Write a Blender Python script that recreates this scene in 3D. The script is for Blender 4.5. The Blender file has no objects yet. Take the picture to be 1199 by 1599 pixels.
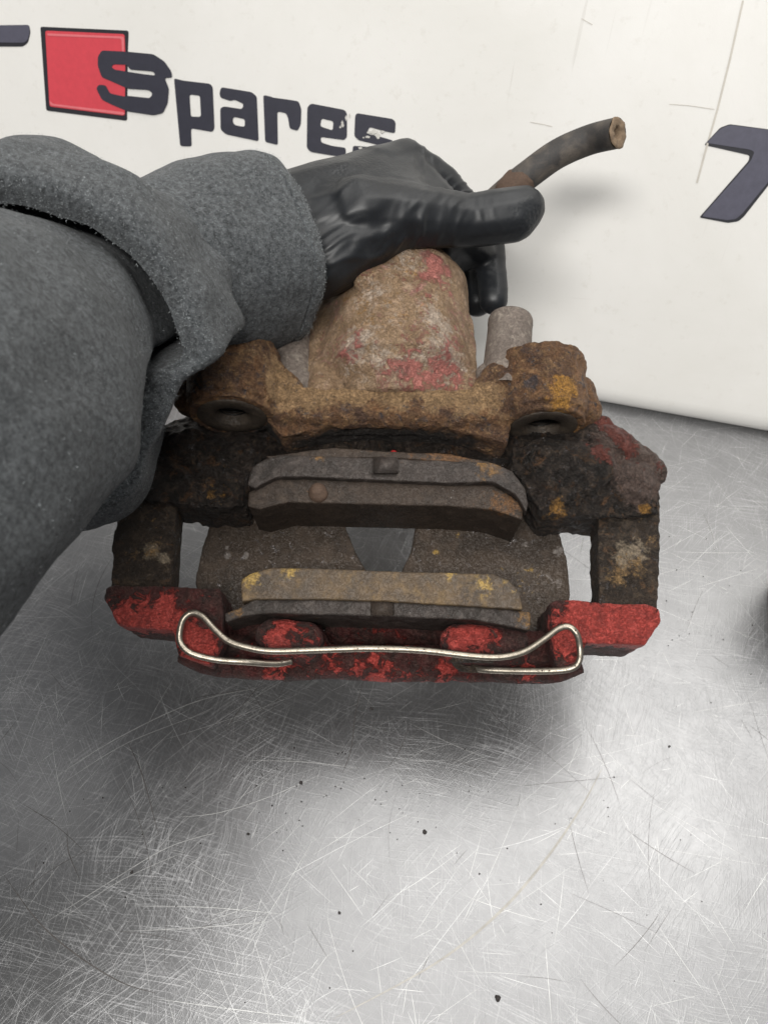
import bpy, bmesh, math, random
import numpy as np
from mathutils import Vector, Matrix, noise
from mathutils.bvhtree import BVHTree
R = math.radians
random.seed(7); rng = np.random.default_rng(7)
S = bpy.context.scene
COL = S.collection

# ------------------------------------------------------------------ camera
PITCH = R(54); PC = R(70); D0 = 0.38; FPX = 1200.0; CX, CY = 599.5, 799.5
TILT = PC - PITCH
CAMH = 0.434
F = Vector((0, math.cos(PITCH), -math.sin(PITCH)))
U = Vector((0, math.sin(PITCH), math.cos(PITCH)))
X = Vector((1, 0, 0))
CAM = Vector((0, 0, CAMH))
cam = bpy.data.cameras.new('camera'); camo = bpy.data.objects.new('camera', cam); COL.objects.link(camo)
cam.sensor_fit = 'HORIZONTAL'; cam.sensor_width = 36; cam.lens = 36 * FPX / 1199
cam.clip_start = 0.01; cam.clip_end = 50
camo.location = CAM; camo.rotation_euler = (math.pi / 2 - PITCH, 0, 0)
cam.dof.use_dof = True; cam.dof.focus_distance = 0.375; cam.dof.aperture_fstop = 19
S.camera = camo

def W(px, py, d):
    return CAM + F * d + X * ((px - CX) / FPX * d) + U * ((CY - py) / FPX * d)
def ray(px, py):
    return (F + X * ((px - CX) / FPX) + U * ((CY - py) / FPX)).normalized()
# caliper frame
CO = CAM + F * D0
YC = U * math.sin(PC) + F * math.cos(PC)
ZC = X.cross(YC)
CM = Matrix((( 1, YC.x, ZC.x, CO.x), (0, YC.y, ZC.y, CO.y), (0, YC.z, ZC.z, CO.z), (0, 0, 0, 1)))
CMI = CM.inverted()
def LZ(px, py, z):
    r = ray(px, py); p0 = CO + ZC * z
    t = (p0 - CAM).dot(ZC) / r.dot(ZC)
    return CMI @ (CAM + r * t)
def LY(px, py, y):
    r = ray(px, py); p0 = CO + YC * y
    t = (p0 - CAM).dot(YC) / r.dot(YC)
    return CMI @ (CAM + r * t)
def TB(px, py, z=0.0):
    r = ray(px, py); t = (z - CAM.z) / r.z
    return CAM + r * t

# ------------------------------------------------------------------ light
w = bpy.data.worlds.new('World'); S.world = w; w.use_nodes = True
bg = w.node_tree.nodes['Background']; bg.inputs[0].default_value = (0.92, 0.96, 1.0, 1); bg.inputs[1].default_value = 0.21
def lamp(name, loc, size, sy, power, target, col=(1, 0.98, 0.94)):
    l = bpy.data.lights.new(name, 'AREA'); l.shape = 'RECTANGLE'; l.size = size; l.size_y = sy
    l.energy = power; l.color = col
    o = bpy.data.objects.new(name, l); COL.objects.link(o); o.location = loc
    o.rotation_euler = (Vector(target) - Vector(loc)).to_track_quat('-Z', 'Y').to_euler()
    return o
lamp('ceiling_light', (0.75, 0.85, 1.7), 1.3, 0.7, 14, (0.05, 0.15, 0))
lamp('ceiling_light', (0.10, 0.30, 1.8), 1.5, 0.8, 13, (0.05, 0.15, 0))
lamp('ceiling_light', (-0.25, -0.85, 1.8), 1.3, 0.3, 42, (0, 0.25, 0))
S.view_settings.view_transform = 'Standard'; S.view_settings.look = 'None'; S.view_settings.gamma = 1
S.view_settings.exposure = 0.0
S.cycles.max_bounces = 6

# ------------------------------------------------------------------ helpers
def link(name, me, mat=None, parent=None, smooth=True):
    o = bpy.data.objects.new(name, me); COL.objects.link(o)
    if mat: 
        me.materials.clear(); me.materials.append(mat)
    if smooth: me.shade_smooth()
    if parent: o.parent = parent
    return o
def tag(o, label=None, cat=None, group=None, kind=None):
    if label: o['label'] = label
    if cat: o['category'] = cat
    if group: o['group'] = group
    if kind: o['kind'] = kind
    return o
def empty(name, m):
    o = bpy.data.objects.new(name, None); COL.objects.link(o); o.matrix_world = m; o.empty_display_size = .02
    return o
def prism(top, ztop, zbot, shrink=0.0):
    """top: list of local XY (Vector); straight along local Z."""
    bm = bmesh.new()
    c = sum((Vector((p.x, p.y)) for p in top), Vector((0, 0))) / len(top)
    a = [bm.verts.new((p.x, p.y, ztop)) for p in top]
    b = [bm.verts.new((c.x + (p.x - c.x) * (1 - shrink), c.y + (p.y - c.y) * (1 - shrink), zbot)) for p in top]
    bm.faces.new(a); bm.faces.new(b[::-1])
    n = len(a)
    for i in range(n): bm.faces.new((a[i], b[i], b[(i + 1) % n], a[(i + 1) % n]))
    bmesh.ops.recalc_face_normals(bm, faces=bm.faces)
    return bm
def pp(px, ztop, zbot, shrink=0.0):
    return prism([LZ(x, y, ztop) for x, y in px], ztop, zbot, shrink)
def cone(a, b, ra, rb, n=40):
    bm = bmesh.new(); a = Vector(a); b = Vector(b); d = (b - a)
    q = d.to_track_quat('Z', 'Y').to_matrix().to_4x4(); m = Matrix.Translation((a + b) / 2) @ q
    bmesh.ops.create_cone(bm, cap_ends=True, segments=n, radius1=ra, radius2=rb, depth=d.length, matrix=m)
    return bm
def hull(pts):
    """convex hull of spheres: list of (centre, radius)"""
    bm = bmesh.new()
    for c, r in pts:
        bmesh.ops.create_icosphere(bm, subdivisions=2, radius=r, matrix=Matrix.Translation(Vector(c)))
    res = bmesh.ops.convex_hull(bm, input=bm.verts)
    dead = [g for g in res['geom_interior'] if isinstance(g, bmesh.types.BMVert)]
    bmesh.ops.delete(bm, geom=list(set(dead)), context='VERTS')
    bmesh.ops.recalc_face_normals(bm, faces=bm.faces)
    return bm
def box(c, s, rot=None):
    bm = bmesh.new(); m = Matrix.Translation(Vector(c))
    if rot: m = m @ rot
    bmesh.ops.create_cube(bm, size=1, matrix=m @ Matrix.Diagonal((*s, 1)))
    return bm
def join(bms):
    out = bmesh.new()
    for b in bms:
        me = bpy.data.meshes.new('t'); b.to_mesh(me); b.free(); out.from_mesh(me); bpy.data.meshes.remove(me)
    return out
TEX = {}
def tex(kind, scale, depth=2):
    k = (kind, scale, depth)
    if k not in TEX:
        t = bpy.data.textures.new('tex', kind); t.noise_scale = scale
        if kind == 'CLOUDS': t.noise_depth = depth
        TEX[k] = t
    return TEX[k]
def vox(name, bms, voxel=.001, smooth=4, disps=(), mat=None, parent=None, cuts=(), presmooth=True):
    bm = join(bms); me = bpy.data.meshes.new(name); bm.to_mesh(me); bm.free()
    o = bpy.data.objects.new(name, me); COL.objects.link(o)
    m = o.modifiers.new('r', 'REMESH'); m.mode = 'VOXEL'; m.voxel_size = voxel
    if smooth:
        m = o.modifiers.new('s', 'SMOOTH'); m.factor = .5; m.iterations = smooth
    tmp = []
    for cb in cuts:
        cme = bpy.data.meshes.new('cut'); cb.to_mesh(cme); cb.free()
        co = bpy.data.objects.new('cut', cme); COL.objects.link(co); tmp.append(co)
        m = o.modifiers.new('b', 'BOOLEAN'); m.operation = 'DIFFERENCE'; m.solver = 'FAST'; m.object = co
    for kind, sc, st in disps:
        m = o.modifiers.new('d', 'DISPLACE'); m.texture = tex(kind, sc); m.strength = st; m.mid_level = .5
        m.texture_coords = 'LOCAL'
    dg = bpy.context.evaluated_depsgraph_get(); dg.update()
    nm = bpy.data.meshes.new_from_object(o.evaluated_get(dg))
    bpy.data.objects.remove(o); bpy.data.meshes.remove(me)
    for t in tmp:
        tm = t.data; bpy.data.objects.remove(t); bpy.data.meshes.remove(tm)
    nm.name = name
    return link(name, nm, mat, parent)
def verts(me):
    a = np.empty(len(me.vertices) * 3); me.vertices.foreach_get('co', a); return a.reshape(-1, 3)
def setverts(me, a):
    me.vertices.foreach_set('co', a.ravel()); me.update()
def paint(o, name, spots, base=0.0):
    """float attribute: gaussians round local points (p, radius, weight)"""
    v = verts(o.data); f = np.full(len(v), base)
    for p, r, wt in spots:
        d = ((v - np.array(p)) ** 2).sum(1)
        f += wt * np.exp(-d / (r * r))
    a = o.data.attributes.new(name, 'FLOAT', 'POINT'); a.data.foreach_set('value', np.clip(f, 0, 2).astype(np.float32))
def tube(path, rad, n=12, sub=6, caps=True, radf=None):
    """smooth tube through points"""
    P = [Vector(p) for p in path]
    pts = []
    for i in range(len(P) - 1):
        p0 = P[max(i - 1, 0)]; p1 = P[i]; p2 = P[i + 1]; p3 = P[min(i + 2, len(P) - 1)]
        for k in range(sub):
            t = k / sub
            pts.append(.5 * ((2 * p1) + (p2 - p0) * t + (2 * p0 - 5 * p1 + 4 * p2 - p3) * t * t + (3 * p1 - p0 - 3 * p2 + p3) * t ** 3))
    pts.append(P[-1])
    bm = bmesh.new(); prev = None; rings = []
    for i, p in enumerate(pts):
        t = (pts[min(i + 1, len(pts) - 1)] - pts[max(i - 1, 0)]).normalized()
        if prev is None: a = t.orthogonal().normalized()
        else: a = (prev - t * prev.dot(t)).normalized()
        prev = a; b = t.cross(a)
        r = rad if radf is None else rad * radf(i / (len(pts) - 1))
        rings.append([bm.verts.new(p + (a * math.cos(q) + b * math.sin(q)) * r) for q in [2 * math.pi * j / n for j in range(n)]])
    for i in range(len(rings) - 1):
        for j in range(n):
            bm.faces.new((rings[i][j], rings[i][(j + 1) % n], rings[i + 1][(j + 1) % n], rings[i + 1][j]))
    if caps:
        bm.faces.new(rings[0][::-1]); bm.faces.new(rings[-1])
    return bm
def tomesh(bm, name):
    me = bpy.data.meshes.new(name); bm.to_mesh(me); bm.free(); return me

# ------------------------------------------------------------------ materials
class NT:
    def __init__(s, name):
        s.m = bpy.data.materials.new(name); s.m.use_nodes = True; s.t = s.m.node_tree
        s.b = s.t.nodes['Principled BSDF']; s.c = s.t.nodes.new('ShaderNodeTexCoord').outputs['Object']
    def n(s, ty, **k):
        x = s.t.nodes.new(ty)
        for a, v in k.items(): setattr(x, a, v)
        return x
    def put(s, sock, v):
        if isinstance(v, bpy.types.NodeSocket): s.t.links.new(v, sock)
        elif v is not None:
            if sock.type == 'RGBA' and len(v) == 3: v = (*v, 1)
            sock.default_value = v
    def noise(s, scale, detail=4, rough=.6, dist=0, vec=None, col=False):
        x = s.n('ShaderNodeTexNoise'); s.put(x.inputs['Vector'], vec or s.c); x.inputs['Scale'].default_value = scale
        x.inputs['Detail'].default_value = detail; x.inputs['Roughness'].default_value = rough; x.inputs['Distortion'].default_value = dist
        return x.outputs['Color' if col else 'Fac']
    def voro(s, scale, feat='F1', vec=None, out='Distance'):
        x = s.n('ShaderNodeTexVoronoi', feature=feat); s.put(x.inputs['Vector'], vec or s.c); x.inputs['Scale'].default_value = scale
        return x.outputs[out]
    def ramp(s, fac, stops, interp='LINEAR'):
        x = s.n('ShaderNodeValToRGB'); s.put(x.inputs[0], fac); cr = x.color_ramp; cr.interpolation = interp
        while len(cr.elements) < len(stops): cr.elements.new(.5)
        for e, (p, c) in zip(cr.elements, stops):
            e.position = p; e.color = (*c, 1) if isinstance(c, tuple) else (c, c, c, 1)
        return x.outputs[0]
    def mix(s, fac, a, b, mode='MIX'):
        x = s.n('ShaderNodeMix', data_type='RGBA', blend_type=mode)
        s.put(x.inputs[0], fac); s.put(x.inputs[6], a); s.put(x.inputs[7], b); return x.outputs[2]
    def math(s, op, a, b=None, clamp=False):
        x = s.n('ShaderNodeMath', operation=op, use_clamp=clamp); s.put(x.inputs[0], a)
        if b is not None: s.put(x.inputs[1], b)
        return x.outputs[0]
    def attr(s, name):
        return s.n('ShaderNodeAttribute', attribute_name=name).outputs['Fac']
    def mapv(s, scale=(1, 1, 1), rot=(0, 0, 0), vec=None):
        r = s.n('ShaderNodeMapping'); s.put(r.inputs[0], vec or s.c); r.inputs['Rotation'].default_value = rot
        x = s.n('ShaderNodeMapping'); s.put(x.inputs[0], r.outputs[0]); x.inputs['Scale'].default_value = scale
        return x.outputs[0]
    def bump(s, h, strength=.5, dist=.001, prev=None):
        x = s.n('ShaderNodeBump'); s.put(x.inputs['Height'], h); x.inputs['Strength'].default_value = strength
        x.inputs['Distance'].default_value = dist
        if prev: s.put(x.inputs['Normal'], prev)
        return x.outputs[0]
    def out(s, col, rough, metal=0, normal=None, **k):
        s.put(s.b.inputs['Base Color'], col); s.put(s.b.inputs['Roughness'], rough); s.put(s.b.inputs['Metallic'], metal)
        if normal: s.put(s.b.inputs['Normal'], normal)
        for a, v in k.items(): s.put(s.b.inputs[a.replace('_', ' ')], v)
        return s.m

def mask(n, val, lo, hi):
    return n.ramp(val, [(lo, 0.0), (hi, 1.0)])

def cover(n, a, sc, det, amp):
    return n.math('ADD', n.math('MULTIPLY', n.attr(a), .9), n.math('MULTIPLY', n.math('SUBTRACT', n.math('ADD', n.math('MULTIPLY', n.noise(sc, det, .74, .7), .6), n.math('MULTIPLY', n.noise(sc * .4, 4, .6, .5), .4)), .5), amp * 1.2))

def iron(name, c1, c2, c3, c4=None, rough=(.55, .85), bumpd=.0012, scale=1.0, pal_scale=90, flecks=None, paintcol=None, ochre=None, pale=None, paintsoft=.54, grain=.5, spec=.5, glint=0):
    """cast metal: rust tones, flakes, optional chipped paint (attr paint), ochre bloom (attr ochre), pale dust (attr dust)"""
    n = NT(name)
    big = n.noise(pal_scale * .6, 7, .6, 1.2); mid = n.noise(pal_scale * 2.2, 8, .7, .4); fine = n.noise(1400 * scale, 6, .7); m6 = n.noise(560, 5, .75, .5); crk = n.voro(210, 'DISTANCE_TO_EDGE', n.mix(.02, n.c, n.noise(300, 3, .6, 0, col=True)))
    col = n.mix(mask(n, big, .38, .62), c1, c2)
    col = n.mix(mask(n, mid, .5, .68), col, c3)
    if c4: col = n.mix(mask(n, n.noise(pal_scale * 1.2, 7, .7, .9), .56, .66), col, c4)
    rgh = n.ramp(mid, [(.3, rough[0]), (.7, rough[1])])
    if pale:
        k = mask(n, cover(n, 'dust', 240, 7, 2.2), .45, .75)
        col = n.mix(k, col, n.mix(mask(n, n.noise(420, 5, .7), .4, .65), pale, tuple(x * .62 for x in pale)))
    if ochre:
        k = mask(n, cover(n, 'ochre', 300, 8, 3.0), .50, .85)
        col = n.mix(k, col, n.mix(mask(n, n.noise(900, 4, .7), .4, .6), ochre, tuple(x * .45 for x in ochre)))
    shade = n.ramp(m6, [(.32, (.42, .40, .38)), (.5, (.95, .94, .93)), (.68, (1.5, 1.45, 1.4))]); col = n.mix(grain, col, shade, 'MULTIPLY')
    col = n.mix(n.math('MULTIPLY', mask(n, fine, .55, .75), .4), col, n.mix(1.0, col, (.35, .3, .27), 'MULTIPLY'))
    h = n.math('ADD', n.math('MULTIPLY', mid, 1.1), n.math('ADD', n.math('MULTIPLY', fine, .4), n.math('MULTIPLY', m6, .5)))
    h = n.math('ADD', h, n.math('MULTIPLY', mask(n, crk, .0, .09), .3))
    rgh = n.mix(mask(n, m6, .58, .70), rgh, (rough[0] * .55,) * 3)
    pits = mask(n, n.voro(330 * scale), .05, .35)
    h = n.math('ADD', h, n.math('MULTIPLY', pits, .35))
    gk = mask(n, cover(n, 'darken', 220, 6, 1.6), .35, .75); col = n.mix(gk, col, (.020, .015, .012))  # near-black brown mix, also used for painted gap shade
    if paintcol:
        pk = mask(n, cover(n, 'paint', 170, 9, 3.0), .50, paintsoft)
        pc = n.mix(mask(n, n.noise(500, 6, .7), .35, .7), paintcol, tuple(x * .55 for x in paintcol))
        pc = n.mix(mask(n, n.noise(700, 6, .8), .60, .68), pc, (.02, .016, .014)); pc = n.mix(n.math('MULTIPLY', mask(n, n.noise(120, 7, .7, 1.0), .48, .70), .7), pc, tuple(x * .22 + .012 for x in paintcol))
        col = n.mix(pk, col, pc)
        rgh = n.mix(pk, rgh, (.38, .38, .38)); h = n.math('ADD', h, n.math('MULTIPLY', pk, .5))
    if flecks:
        fk = mask(n, n.noise(700, 4, .8), .68, .72)
        col = n.mix(fk, col, flecks)
    met = .12
    if glint:
        gm_ = mask(n, n.noise(230, 6, .75, .4), .60, .64)
        col = n.mix(n.math('MULTIPLY', gm_, .6), col, (.20, .185, .185)); rgh = n.mix(gm_, rgh, (.24, .24, .24)); met = n.math('ADD', n.math('MULTIPLY', gm_, glint), .1)
    nb = n.bump(h, 1.0, bumpd * 2.0)
    return n.out(col, rgh, met, nb, Specular_IOR_Level=spec)

M = {}
M['carrier'] = iron('rusty_carrier', (.185, .092, .040), (.085, .045, .028), (.30, .175, .08), (.06, .045, .045), rough=(.4, .85), ochre=(.50, .25, .05), pale=(.37, .235, .12), bumpd=.0014, flecks=(.30, .25, .24), glint=0.5)
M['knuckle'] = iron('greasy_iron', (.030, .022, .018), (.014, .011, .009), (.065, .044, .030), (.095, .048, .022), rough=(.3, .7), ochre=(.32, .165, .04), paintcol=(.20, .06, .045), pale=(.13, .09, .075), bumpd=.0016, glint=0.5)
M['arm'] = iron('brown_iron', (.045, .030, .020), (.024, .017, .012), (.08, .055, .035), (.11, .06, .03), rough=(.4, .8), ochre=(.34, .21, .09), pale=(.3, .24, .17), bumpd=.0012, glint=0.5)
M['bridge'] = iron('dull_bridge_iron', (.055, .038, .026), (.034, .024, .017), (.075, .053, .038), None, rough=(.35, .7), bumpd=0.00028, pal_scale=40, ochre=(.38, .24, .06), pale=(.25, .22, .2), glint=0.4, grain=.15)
M['red'] = iron('chipped_red_paint', (.080, .018, .016), (.032, .017, .014), (.085, .038, .030), None, rough=(.4, .7), paintcol=(.52, .075, .060), paintsoft=.64, bumpd=.0012, grain=.35)
M['housing'] = iron('dusty_housing', (.27, .18, .105), (.19, .12, .068), (.37, .26, .18), (.29, .15, .12), rough=(.6, .9), paintcol=(.47, .17, .14), paintsoft=.75, ochre=(.36, .20, .07), pale=(.42, .335, .265), bumpd=.0007, grain=.3, pal_scale=60)
M['plate'] = iron('pad_backing_steel', (.042, .033, .029), (.026, .021, .018), (.075, .062, .055), None, rough=(.35, .6), bumpd=0.00017, grain=.15, spec=.3, flecks=(.38, .38, .38), ochre=(.2, .11, .04))
M['friction'] = iron('dark_friction', (.046, .033, .025), (.030, .022, .017), (.065, .048, .037), None, rough=(.45, .7), grain=.15, spec=.3, bumpd=0.00017, flecks=(.34, .33, .31), ochre=(.14, .07, .03))
M['friction_rust'] = iron('rusty_friction', (.100, .066, .036), (.050, .036, .025), (.16, .105, .05), (.07, .052, .036), rough=(.4, .7), grain=.15, pal_scale=60, bumpd=0.00017, flecks=(.30, .22, .10), ochre=(.36, .235, .065))
M['boot'] = iron('dusty_rubber', (.17, .14, .12), (.13, .105, .09), (.21, .175, .15), None, rough=(.7, .9), bumpd=.0003, pale=(.3, .26, .22))
def simple(name, col, rough=.6, metal=0, bs=300, bd=.0003, var=.35, **k):
    n = NT(name); f = n.noise(bs, 5, .65)
    c = n.mix(mask(n, f, .3, .7), tuple(x * (1 - var) for x in col), col)
    return n.out(c, rough, metal, n.bump(f, .8, bd), **k)
M['black'] = simple('black_bore', (.025, .023, .021), .35, .4)
M['washer'] = iron('dark_machined_face', (.062, .048, .036), (.042, .033, .026), (.085, .064, .045), None, rough=(.35, .6), bumpd=.00025, ochre=(.2, .1, .03))
M['rubber'] = None
def wiremat():
    n = NT('worn_spring_wire'); f = n.noise(420, 6, .75)
    k = mask(n, n.noise(650, 3, .7), .60, .66)
    c = n.mix(mask(n, f, .3, .7), (.38, .345, .29), (.20, .17, .135)); c = n.mix(k, c, (.05, .035, .025))
    return n.out(c, n.mix(k, (.36, .36, .36), (.8, .8, .8)), n.math('SUBTRACT', .95, k), n.bump(f, .5, .0002))
M['wire'] = wiremat()
def hosemat():
    n = NT('weathered_hose'); f = n.noise(60, 7, .6, .5); g = n.noise(900, 5, .7)
    c = n.mix(n.math('MULTIPLY', mask(n, f, .42, .58), .8), (.030, .028, .027), (.105, .088, .072))
    c = n.mix(mask(n, g, .45, .8), c, (.05, .04, .035))
    return n.out(c, .72, 0, n.bump(g, .7, .0003))
M['hose'] = hosemat()
M['hose_end'] = simple('frayed_hose_end', (.20, .14, .09), .9, bs=900)

# ------------------------------------------------------------------ worktop
def steel():
    n = NT('scratched_stainless')
    v = n.c
    h = None; fac = None
    for i, (a, sc) in enumerate([(8, 1), (52, 1.0), (-38, .9), (95, 1.1), (20, .8), (-65, 1.)]):
        m = n.mapv((26, 1300 * sc, 1), (0, 0, R(a)), n.mix(.035, v, n.noise(5 + i, 2, .5, 0, col=True)))
        f = n.noise(1.0, 3, .6, 0, m)
        f = mask(n, f, .56, .66)
        f = n.math('MULTIPLY', f, mask(n, n.noise(9 + 3 * i, 3, .6), .35, .6))
        h = f if h is None else n.math('ADD', h, f)
    m2 = n.mapv((1, 1, 1))
    cloud = n.noise(7, 5, .6); mott = n.noise(90, 6, .7)
    base = n.mix(mask(n, cloud, .3, .7), (.215, .215, .22), (.28, .28, .285))
    base = n.mix(n.math('MULTIPLY', mask(n, mott, .4, .7), .25), base, (.175, .175, .18))
    base = n.mix(n.math('MULTIPLY', h, .22, True), base, (.62, .62, .63))
    rgh = n.math('ADD', n.math('MULTIPLY', mott, .10), n.math('ADD', n.math('MULTIPLY', h, .07), .28))
    nb = n.bump(n.math('ADD', h, n.math('MULTIPLY', mott, .4)), .2, .0002)
    return n.out(base, rgh, .84, nb)
M['steel'] = steel()
bm = bmesh.new(); bmesh.ops.create_grid(bm, x_segments=1, y_segments=1, size=1, matrix=Matrix.Translation((0, .5, -.0006)) @ Matrix.Diagonal((1.2, .75, 1, 1)))
r = bmesh.ops.extrude_face_region(bm, geom=bm.faces[:]); bmesh.ops.translate(bm, vec=(0, 0, -.04), verts=[g for g in r['geom'] if isinstance(g, bmesh.types.BMVert)])
bmesh.ops.recalc_face_normals(bm, faces=bm.faces)
bmesh.ops.translate(bm, vec=(0, 0, .0006), verts=bm.verts)
table = link('steel_worktop', tomesh(bm, 'worktop'), M['steel'], smooth=False)
tag(table, 'scratched brushed stainless steel worktop under the caliper', 'worktop', kind='structure')

def scratch_mesh(name, items, mat, z, kind='stuff'):
    V = []; Fc = []
    for pts, wd in items:
        n = len(pts); b = len(V)
        for i, p in enumerate(pts):
            t = (pts[min(i + 1, n - 1)] - pts[max(i - 1, 0)]); t = t / (np.linalg.norm(t) + 1e-9)
            s = np.array((-t[1], t[0])) * wd * .5 * math.sin(math.pi * (i + .15) / (n - .7)) ** .6
            V.append((*(p + s), z)); V.append((*(p - s), z))
        for i in range(n - 1): Fc.append((b + 2 * i, b + 2 * i + 1, b + 2 * i + 3, b + 2 * i + 2))
    me = bpy.data.meshes.new(name); me.from_pydata(V, [], Fc)
    o = link(name, me, mat, table, smooth=False); o['kind'] = kind; return o
def arc(c, ang, L, curv, n=9):
    p = np.array(c, float); out = [p.copy()]; a = ang
    for i in range(n - 1):
        a += curv * L / (n - 1); p = p + np.array((math.cos(a), math.sin(a))) * L / (n - 1); out.append(p.copy())
    return out
def scr(col, rough, metal):
    n = NT('scratch'); return n.out(n.mix(mask(n, n.noise(150, 3), .35, .65), tuple(c * .75 for c in col), col), rough, metal)
bright, dark, faint = [], [], []
for i in range(1700):
    c = (random.uniform(-.3, .32), random.uniform(-.06, .42))
    # sweeping family: swirls round the middle of the work area
    th = math.atan2(c[1] - .02, c[0] - .1) + math.pi / 2 + random.gauss(0, .45) if random.random() < .55 else random.uniform(0, math.pi)
    L = abs(random.gauss(0, 1)) ** 1.5 * .018 + .004
    (bright if random.random() < .42 else faint).append((arc(c, th, L, random.gauss(-1, 3)), random.uniform(.00007, .00022)))
for i in range(170):
    c = (random.uniform(-.3, .3), random.uniform(-.06, .35))
    dark.append((arc(c, random.gauss(1.9, .7), abs(random.gauss(0, 1)) * .03 + .008, random.gauss(0, 8)), random.uniform(.00012, .00028)))
def pxpath(pts, sub=8):
    P = [np.array(TB(*p)[:2]) for p in pts]; out = []
    for i in range(len(P) - 1):
        p0, p1, p2, p3 = P[max(i - 1, 0)], P[i], P[i + 1], P[min(i + 2, len(P) - 1)]
        for k in range(sub):
            t = k / sub; out.append(.5 * (2 * p1 + (p2 - p0) * t + (2 * p0 - 5 * p1 + 4 * p2 - p3) * t * t + (3 * p1 - p0 - 3 * p2 + p3) * t ** 3))
    out.append(P[-1]); return out
dark += [(pxpath([(5, 1365), (60, 1440), (120, 1492), (190, 1535), (245, 1552)]), .0006), (pxpath([(568, 1060), (556, 1110), (548, 1170), (534, 1210)]), .0005),
         (pxpath([(640, 1130), (625, 1170), (605, 1200)]), .0003), (pxpath([(200, 1160), (222, 1210), (248, 1305)]), .00045),
         (pxpath([(105, 1295), (107, 1330), (125, 1375)]), .0004), (pxpath([(420, 1055), (380, 1100), (352, 1142)]), .00035)]
bright += [(pxpath([(80, 1218), (180, 1155), (300, 1098), (400, 1075)]), .0004), (pxpath([(95, 1225), (200, 1160), (330, 1110)]), .0003),
           (pxpath([(270, 1277), (340, 1270), (420, 1245), (500, 1210)]), .0003), (pxpath([(70, 1442), (160, 1385), (260, 1325), (340, 1300)]), .0004),
           (pxpath([(90, 1440), (190, 1375), (290, 1330)]), .0003), (pxpath([(240, 1560), (350, 1575), (470, 1590)]), .0003),
           (pxpath([(380, 1188), (470, 1190), (560, 1200)]), .0003), (pxpath([(640, 1130), (700, 1160), (760, 1185)]), .0003),
           (pxpath([(210, 1415), (330, 1418), (440, 1428)]), .0003), (pxpath([(190, 1455), (300, 1450), (420, 1440)]), .0003)]
scratch_mesh('bright_scratches', bright, scr((.62, .62, .61), .45, .9), .00005)
scratch_mesh('faint_scratches', faint, scr((.66, .66, .66), .5, 1), .00003)
scratch_mesh('dark_scratches', dark, scr((.13, .12, .115), .5, .6), .00007)
scratch_mesh('long_curved_mark', [(pxpath([(940, 1200), (905, 1265), (850, 1345), (780, 1425), (680, 1505), (520, 1592)]), .0013)], scr((.36, .345, .32), .5, .85), .00009)
# crumbs
def crumb_bm(r, seed):
    bm = bmesh.new(); bmesh.ops.create_icosphere(bm, subdivisions=2, radius=r)
    for v in bm.verts:
        v.co *= 1 + .5 * noise.noise(v.co / r * .9 + Vector((seed, 3, 1))); v.co.z = max(v.co.z * .6 + r * .35, 0.0)
    return bm
M['crumb'] = simple('black_crumb', (.03, .024, .022), .7, bs=2000)
lbl = [(663, 1300, .0012, 'largest black rust crumb on the steel, below the middle of the caliper'), (777, 1560, .0014, 'black rust crumb on the steel near the bottom edge of the picture'),
       (470, 1223, .0010, 'dark crumb at the lower rim of the caliper reflection'), (580, 1107, .0009, 'small dark crumb inside the caliper reflection close under the spring wire'),
       (206, 1363, .0008, 'dark reddish crumb on the shadowed left part of the steel'), (388, 1303, .0008, 'small dark crumb left of the bright patch on the steel'),
       (530, 1426, .0007, 'tiny crumb alone in the pale middle of the steel worktop'), (1045, 1166, .0007, 'tiny crumb on the bright steel right of the caliper')]
for i, (px, py, r0, lb) in enumerate(lbl):
    o = link('rust_crumb', tomesh(crumb_bm(r0, i * 7.3), 'crumb'), M['crumb']); o.location = TB(px, py, .0001)
    tag(o, lb, 'crumb', 'loose rust crumbs on the worktop')
bms = []
for i in range(150):
    if i < 80: px, py = random.gauss(560, 190), random.gauss(1250, 45)
    elif i < 110: px, py = random.uniform(1040, 1190), random.uniform(830, 1080)
    else: px, py = random.uniform(0, 1199), random.uniform(1080, 1590)
    if py < 1090 and px < 1030: continue
    r0 = random.uniform(.00012, .00045); b = crumb_bm(r0, i * 3.1); bmesh.ops.translate(b, vec=TB(px, py, .0001), verts=b.verts); bms.append(b)
tag(link('rust_dust', tomesh(join(bms), 'dust'), M['crumb']), 'fine dark rust dust sprinkled over the steel', 'dust', kind='stuff')

bp = TB(1272, 950); bm = bmesh.new(); rings = []  # invented stand-in for an unknown object, added out of view for its dark reflection
for rr_, zz in [(.025, .0002), (.0290, .002), (.0290, .07), (.023, .078), (.012, .088), (.011, .10), (.0125, .101), (.0125, .115), (.011, .117)]:
    rings.append([bm.verts.new((math.cos(t) * rr_, math.sin(t) * rr_, zz)) for t in [2 * math.pi * k / 48 for k in range(48)]])
for i in range(len(rings) - 1):
    for k in range(48): bm.faces.new((rings[i][k], rings[i][(k + 1) % 48], rings[i + 1][(k + 1) % 48], rings[i + 1][k]))
bm.faces.new(rings[0][::-1]); bm.faces.new(rings[-1])
o = link('dark_stand_in', tomesh(bm, 'dark_stand_in'), simple('black_plastic', (.02, .02, .022), .5)); o.location = bp
tag(o, 'made-up dark stand-in just past the right edge, added for its blur in the steel', 'dark_stand_in')
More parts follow.
